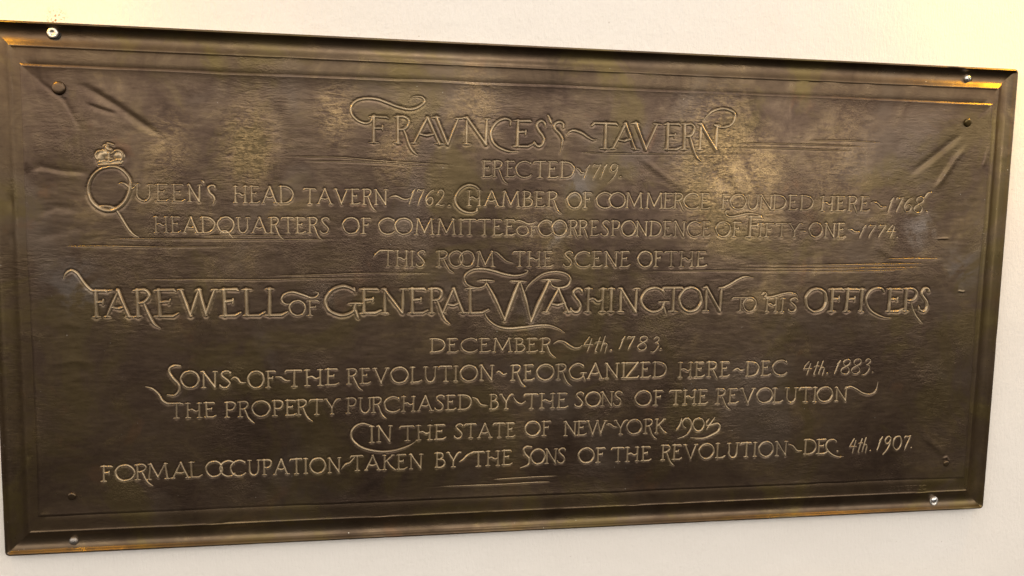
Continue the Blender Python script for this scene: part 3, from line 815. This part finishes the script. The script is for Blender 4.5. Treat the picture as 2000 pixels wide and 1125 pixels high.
# 11
R = line()
ks.append(word(R, "FO<R<MA<L", 198, 394, 940, 931, 29))
ks.append(word(R, "O<<C<<<CUPATION", 402, 666, 931, 922, 29, 28))
flourish(R, [(666, 917), (675, 907), (684, 903), (694, 891)], 2.2)
ks.append(word(R, "TAKEN", 685, 826, 919, 915, 28))
ks.append(word(R, "BY", 850, 898, 913, 911, 28))
flourish(R, [(897, 902), (905, 897), (912, 890), (922, 883)], 2.2)
ks.append(word(R, "THE", 921, 1000, 911, 907, 28))
flourish(R, [(1038, 873), (1029, 872), (1023, 877), (1025, 886), (1033, 896), (1032, 907), (1016, 914)], 2.5, 1, (.9, .5))
letters(R, [('O', 1036, 1064), ('N', 1064, 1088), ('S', 1088, 1104)], 906, 904, 1036, 1104, 28)
ks.append(word(R, "OF", 1129, 1181, 904, 903, 28))
ks.append(word(R, "THE", 1194, 1271, 902, 899, 27))
ks.append(word(R, "REVOLUTION", 1290, 1537, 898, 889, 28, 27))
flourish(R, [(1539, 867), (1548, 871), (1556, 880), (1566, 880)], 2.2)
letters(R, [('D', 1569, 1593), ('E', 1594, 1614)], 887, 886, 1569, 1614, 28)
flourish(R, [(1633, 862), (1627, 858), (1617, 861), (1613, 871), (1616, 880), (1625, 888), (1637, 892), (1648, 891)], 2.2, 1, (1, .3))
dot(R, 1635, 881, 2.1)
ks.append(word(R, "4th", 1657, 1693, 884, 882, 27, weight=0.84))
dot(R, 1699, 880, 1.8)
ks.append(word(R, "1907", 1713, 1775, 879, 877, 26, weight=0.84))
dot(R, 1779, 874, 1.8)
# the sculptor's small faint signature
R = line()
ks.append(word(R, "A.WEINErT.SC", 1727, 1808, 959, 956, 8, weight=0.9, hk=0.16))
print("x scale of words:", " ".join(f"{k:.2f}" for k in ks))

# ------------------------------------------------------------------ ruled lines
rules = [
 ([(557, 306), (610, 307), (665, 308), (750, 315), (850, 321), (900, 324)], [(570, 315), (675, 316), (770, 320), (805, 325), (890, 327)]),
 ([(1127, 297), (1175, 300), (1262, 301), (1380, 301), (1476, 301)],),
 ([(1425, 289), (1500, 289.5), (1600, 293), (1672, 296)], [(1430, 281), (1500, 281), (1610, 284), (1706, 288)], [(1575, 275), (1650, 275), (1725, 279)]),
 ([(206, 466), (300, 467), (450, 468), (600, 468), (660, 467)], [(382, 461), (480, 461), (600, 461)], [(115, 481), (200, 481), (320, 483), (457, 482)]),
 ([(247, 546), (400, 546), (500, 547), (625, 544), (765, 543)], [(525, 539), (625, 537), (725, 534), (863, 534)]),
 ([(1245, 531), (1400, 529.5), (1550, 530.5), (1700, 529), (1790, 525)], [(1428, 524), (1550, 524.5), (1690, 523.5), (1812, 521)], [(1440, 517), (1600, 518), (1720, 516), (1826, 515)], [(1722, 506), (1780, 505), (1838, 505)]),
 ([(957, 937), (1020, 933), (1097, 929)], [(830, 951), (975, 946), (1050, 942), (1078, 941)]),
]
rule_parts = []
for grp in rules:
    for pts in grp:
        R = Relief()
        flourish(R, pts, 1.6, 1.0, (0.2, 0.2), 20)
        rule_parts.append(R)

for R in lines[:-1]:
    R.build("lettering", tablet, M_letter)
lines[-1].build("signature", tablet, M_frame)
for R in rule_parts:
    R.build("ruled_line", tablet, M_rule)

# ------------------------------------------------------------------ the crown over the big Q
R = Relief()
def blob(pts, wpx, h, per=6, ends=(1, 1)):
    q = spline(np.array([tp(*p) for p in pts]), per)
    R.stroke(q, wpx * 0.0006, h * MM, ends, 0.5)
blob([(196, 309), (198, 303), (204, 300)], 7.5, 1.9); blob([(190, 311), (187, 303), (192, 296), (201, 296)], 2.4, 2.5)
blob([(229, 304), (233, 303), (236, 306)], 7.5, 1.9); blob([(219, 300), (228, 294), (238, 298), (240, 307), (236, 314)], 2.4, 2.5)
blob([(213, 315), (213, 300)], 3.0, 2.4); dot(R, 212.5, 300, 4.0)
blob([(208, 309), (219, 310)], 2.2, 2.6)
blob([(193, 317), (205, 315), (214, 317), (224, 314), (239, 311)], 2.6, 2.2); blob([(195, 322), (214, 321), (237, 319)], 2.6, 2.2)
blob([(197, 318), (214, 319), (238, 316)], 3.0, 1.5)
blob([(208, 288), (212, 292), (216, 293)], 3.6, 2.7); blob([(204, 284), (202, 286)], 2.0, 1.5); blob([(210, 280), (215, 281), (221, 283)], 1.9, 1.6); blob([(206, 283), (212, 285)], 1.8, 1.4)
blob([(225, 313), (234, 312)], 1.8, 2.6)
R.build("crown_emblem", tablet, M_letter, power=2.0, res=0.00022)

# ------------------------------------------------------------------ the bronze sheet (like a nailed parchment)
mblur = moat
for _ in range(1):
    q = np.pad(mblur, 1, mode='edge')
    mblur = (q[:-2, 1:-1] + q[2:, 1:-1] + q[1:-1, :-2] + q[1:-1, 2:] + 2 * q[1:-1, 1:-1]) / 6
str_edge = np.clip(0.62 + smooth_noise(pnx, pny, 10, 6, 23) * 0.5, 0.12, 1.1)
str_edge = str_edge + (1.0 - str_edge) * ss((GY - 0.215) / 0.03)
str_edge = str_edge * (1 - 0.45 * ss((GX - 0.52) / 0.06) * (1 - ss((GY - 0.215) / 0.03)))
rimh = np.exp(-((edge_d - 0.0014) / 0.0010) ** 2) * 0.0016 * str_edge
dish = -0.0010 * np.exp(-((edge_d - 0.0050) / 0.0030) ** 2) * str_edge
str_edge = np.maximum(str_edge, 1.1 * ss((GY - 0.13) / 0.02) * (GX < -0.57))
lift = 0.00085 * str_edge * ss(edge_d / 0.0026) * np.exp(-np.maximum(edge_d - 0.0026, 0) / 0.007)
Z = base - mblur + 0.10 * rimh + lift + 0.0003 - 0.0016 * (1 - ss((edge_d + 0.0012) / 0.0012))
co = np.stack([GX.ravel(), GY.ravel(), Z.ravel()], 1)
I = (np.arange(pny - 1)[:, None] * pnx + np.arange(pnx - 1)[None, :]).ravel()
sheet_edge = (edge_d > -0.0030)
fm = (sheet_edge[:-1, :-1] & sheet_edge[1:, 1:]).ravel()
I = I[fm]
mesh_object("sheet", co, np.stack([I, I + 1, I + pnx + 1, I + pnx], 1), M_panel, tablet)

# ------------------------------------------------------------------ nail heads cast at the sheet's corners, and the four real screws
def lathe(profile, n=40):
    co, f = [], []
    for r, z in profile:
        for i in range(n):
            a = 2 * math.pi * i / n
            co.append((r * math.cos(a), r * math.sin(a), z))
    for k in range(len(profile) - 1):
        for i in range(n):
            j = (i + 1) % n
            f.append((k * n + i, k * n + j, (k + 1) * n + j, (k + 1) * n + i))
    f.append(tuple((len(profile) - 1) * n + i for i in range(n)))
    return np.array(co), f
def place(name, profile, px, py, s, mat, z=0.0, tilt=(0, 0), parent=tablet, squash=1.0):
    co, f = lathe([(r * s * MM, h * s * MM) for r, h in profile])
    x, y = tp(px, py)
    co[:, 1] *= squash
    co[:, 2] += co[:, 0] * tilt[0] + co[:, 1] * tilt[1]
    co[:, 0] += x; co[:, 1] += y; co[:, 2] += z
    return mesh_object(name, co, f, mat, parent)
def zb(px, py):
    x, y = tp(px, py)
    return float(base_at(np.array([x]), np.array([y]))[0])
nail = [(1.06, -1.0), (1.05, 0.0), (1.0, 0.24), (0.9, 0.38), (0.70, 0.45), (0.4, 0.47), (0.02, 0.47)]
for (px, py, s, t) in ((115, 172, 7.2, (0.06, -0.05)), (1889, 240, 5.4, (-0.15, 0.2)), (141, 969, 4.6, (0.05, 0.12)), (1847, 905, 4.0, (0.1, 0.12))):
    place("nail_head", nail, px, py, s, M_frame, zb(px, py) + 0.0004, t)

dome = [(1.0, -1.0), (1.0, 0.05), (0.97, 0.22), (0.86, 0.42), (0.66, 0.58), (0.40, 0.68), (0.15, 0.71), (0.02, 0.71)]
washer = [(1.0, -0.6), (1.0, 0.10), (0.96, 0.16), (0.80, 0.18), (0.55, 0.16), (0.5, 0.05), (0.02, 0.0)]
ZC = -0.0031           # floor of the hollow rim where the screws sit
# 1 hexagonal zinc screw, 2 scratched cross-head, 3 bright dome with worn washer, 4 dull dome
def hexhead(px, py, s, mat):
    n = 48; co = []; f = []
    def r_hex(a): 
        b = (a % (math.pi / 3)) - math.pi / 6
        return 0.90 / math.cos(b)
    rows = [(1.0, -1.0), (1.0, 0.30), (0.94, 0.42), (0.80, 0.47), (0.46, 0.47), (0.36, 0.42), (0.30, 0.26), (0.02, 0.25)]
    for k, (r, z) in enumerate(rows):
        for i in range(n):
            a = 2 * math.pi * i / n + 0.2
            rr = r * (0.4 * r_hex(a) + 0.6) if k < 4 else r
            co.append((rr * math.cos(a) * s * MM, rr * math.sin(a) * s * MM, z * s * MM))
    for k in range(len(rows) - 1):
        for i in range(n):
            j = (i + 1) % n
            f.append((k * n + i, k * n + j, (k + 1) * n + j, (k + 1) * n + i))
    f.append(tuple((len(rows) - 1) * n + i for i in range(n)))
    co = np.array(co); x, y = tp(px, py)
    co[:, 0] += x; co[:, 1] += y; co[:, 2] += ZC + 0.0006
    return mesh_object("screw", co, f, mat, tablet)
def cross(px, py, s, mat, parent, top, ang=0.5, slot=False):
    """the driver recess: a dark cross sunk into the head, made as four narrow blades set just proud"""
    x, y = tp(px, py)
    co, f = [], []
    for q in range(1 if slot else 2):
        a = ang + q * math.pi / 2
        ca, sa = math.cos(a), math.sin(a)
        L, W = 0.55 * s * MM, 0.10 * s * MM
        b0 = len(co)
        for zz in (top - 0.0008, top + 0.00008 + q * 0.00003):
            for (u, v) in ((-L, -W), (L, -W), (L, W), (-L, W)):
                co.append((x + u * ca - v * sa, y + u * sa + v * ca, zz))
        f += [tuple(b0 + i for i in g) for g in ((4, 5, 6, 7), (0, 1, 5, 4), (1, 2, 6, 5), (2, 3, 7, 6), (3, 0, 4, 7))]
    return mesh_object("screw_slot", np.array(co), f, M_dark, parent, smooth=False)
M_dark = metal("dark_metal", (0.05, 0.042, 0.034), 0.6, (0.02, 0.018, 0.015), 0.8)  # near-black metal for the screw-hole discs and slot blades

s1 = hexhead(102, 64, 5.9, M_zinc); s1["label"] = "pale zinc hexagonal screw head with a round pit"
place("screw_hole", [(1.0, -1.0), (1.0, 0.02), (0.8, 0.03), (0.02, 0.03)], 104, 66, 7.4, M_dark, ZC + 0.0002, squash=0.92, parent=s1)
s2 = place("screw", dome, 1892, 153, 4.7, M_steel, ZC + 0.0006); s2["label"] = "scratched steel cross-head screw"
place("screw_hole", [(1.0, -1.0), (1.0, 0.02), (0.8, 0.03), (0.02, 0.03)], 1894, 154, 6.0, M_dark, ZC + 0.0002, parent=s2)
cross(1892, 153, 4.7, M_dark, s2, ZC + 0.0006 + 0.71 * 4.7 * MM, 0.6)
s3 = place("screw", dome, 1825, 977, 4.3, M_steel, ZC + 0.0014); s3["label"] = "bright domed screw over a worn pale washer"
place("washer", washer, 1826, 980, 6.0, M_zinc, ZC + 0.0006, parent=s3, squash=1.12)
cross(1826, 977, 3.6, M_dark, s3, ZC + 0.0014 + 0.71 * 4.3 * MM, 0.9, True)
s4 = place("screw", dome, 143, 1058, 5.0, M_dull, ZC + 0.0006); s4["label"] = "dull dark domed screw head"
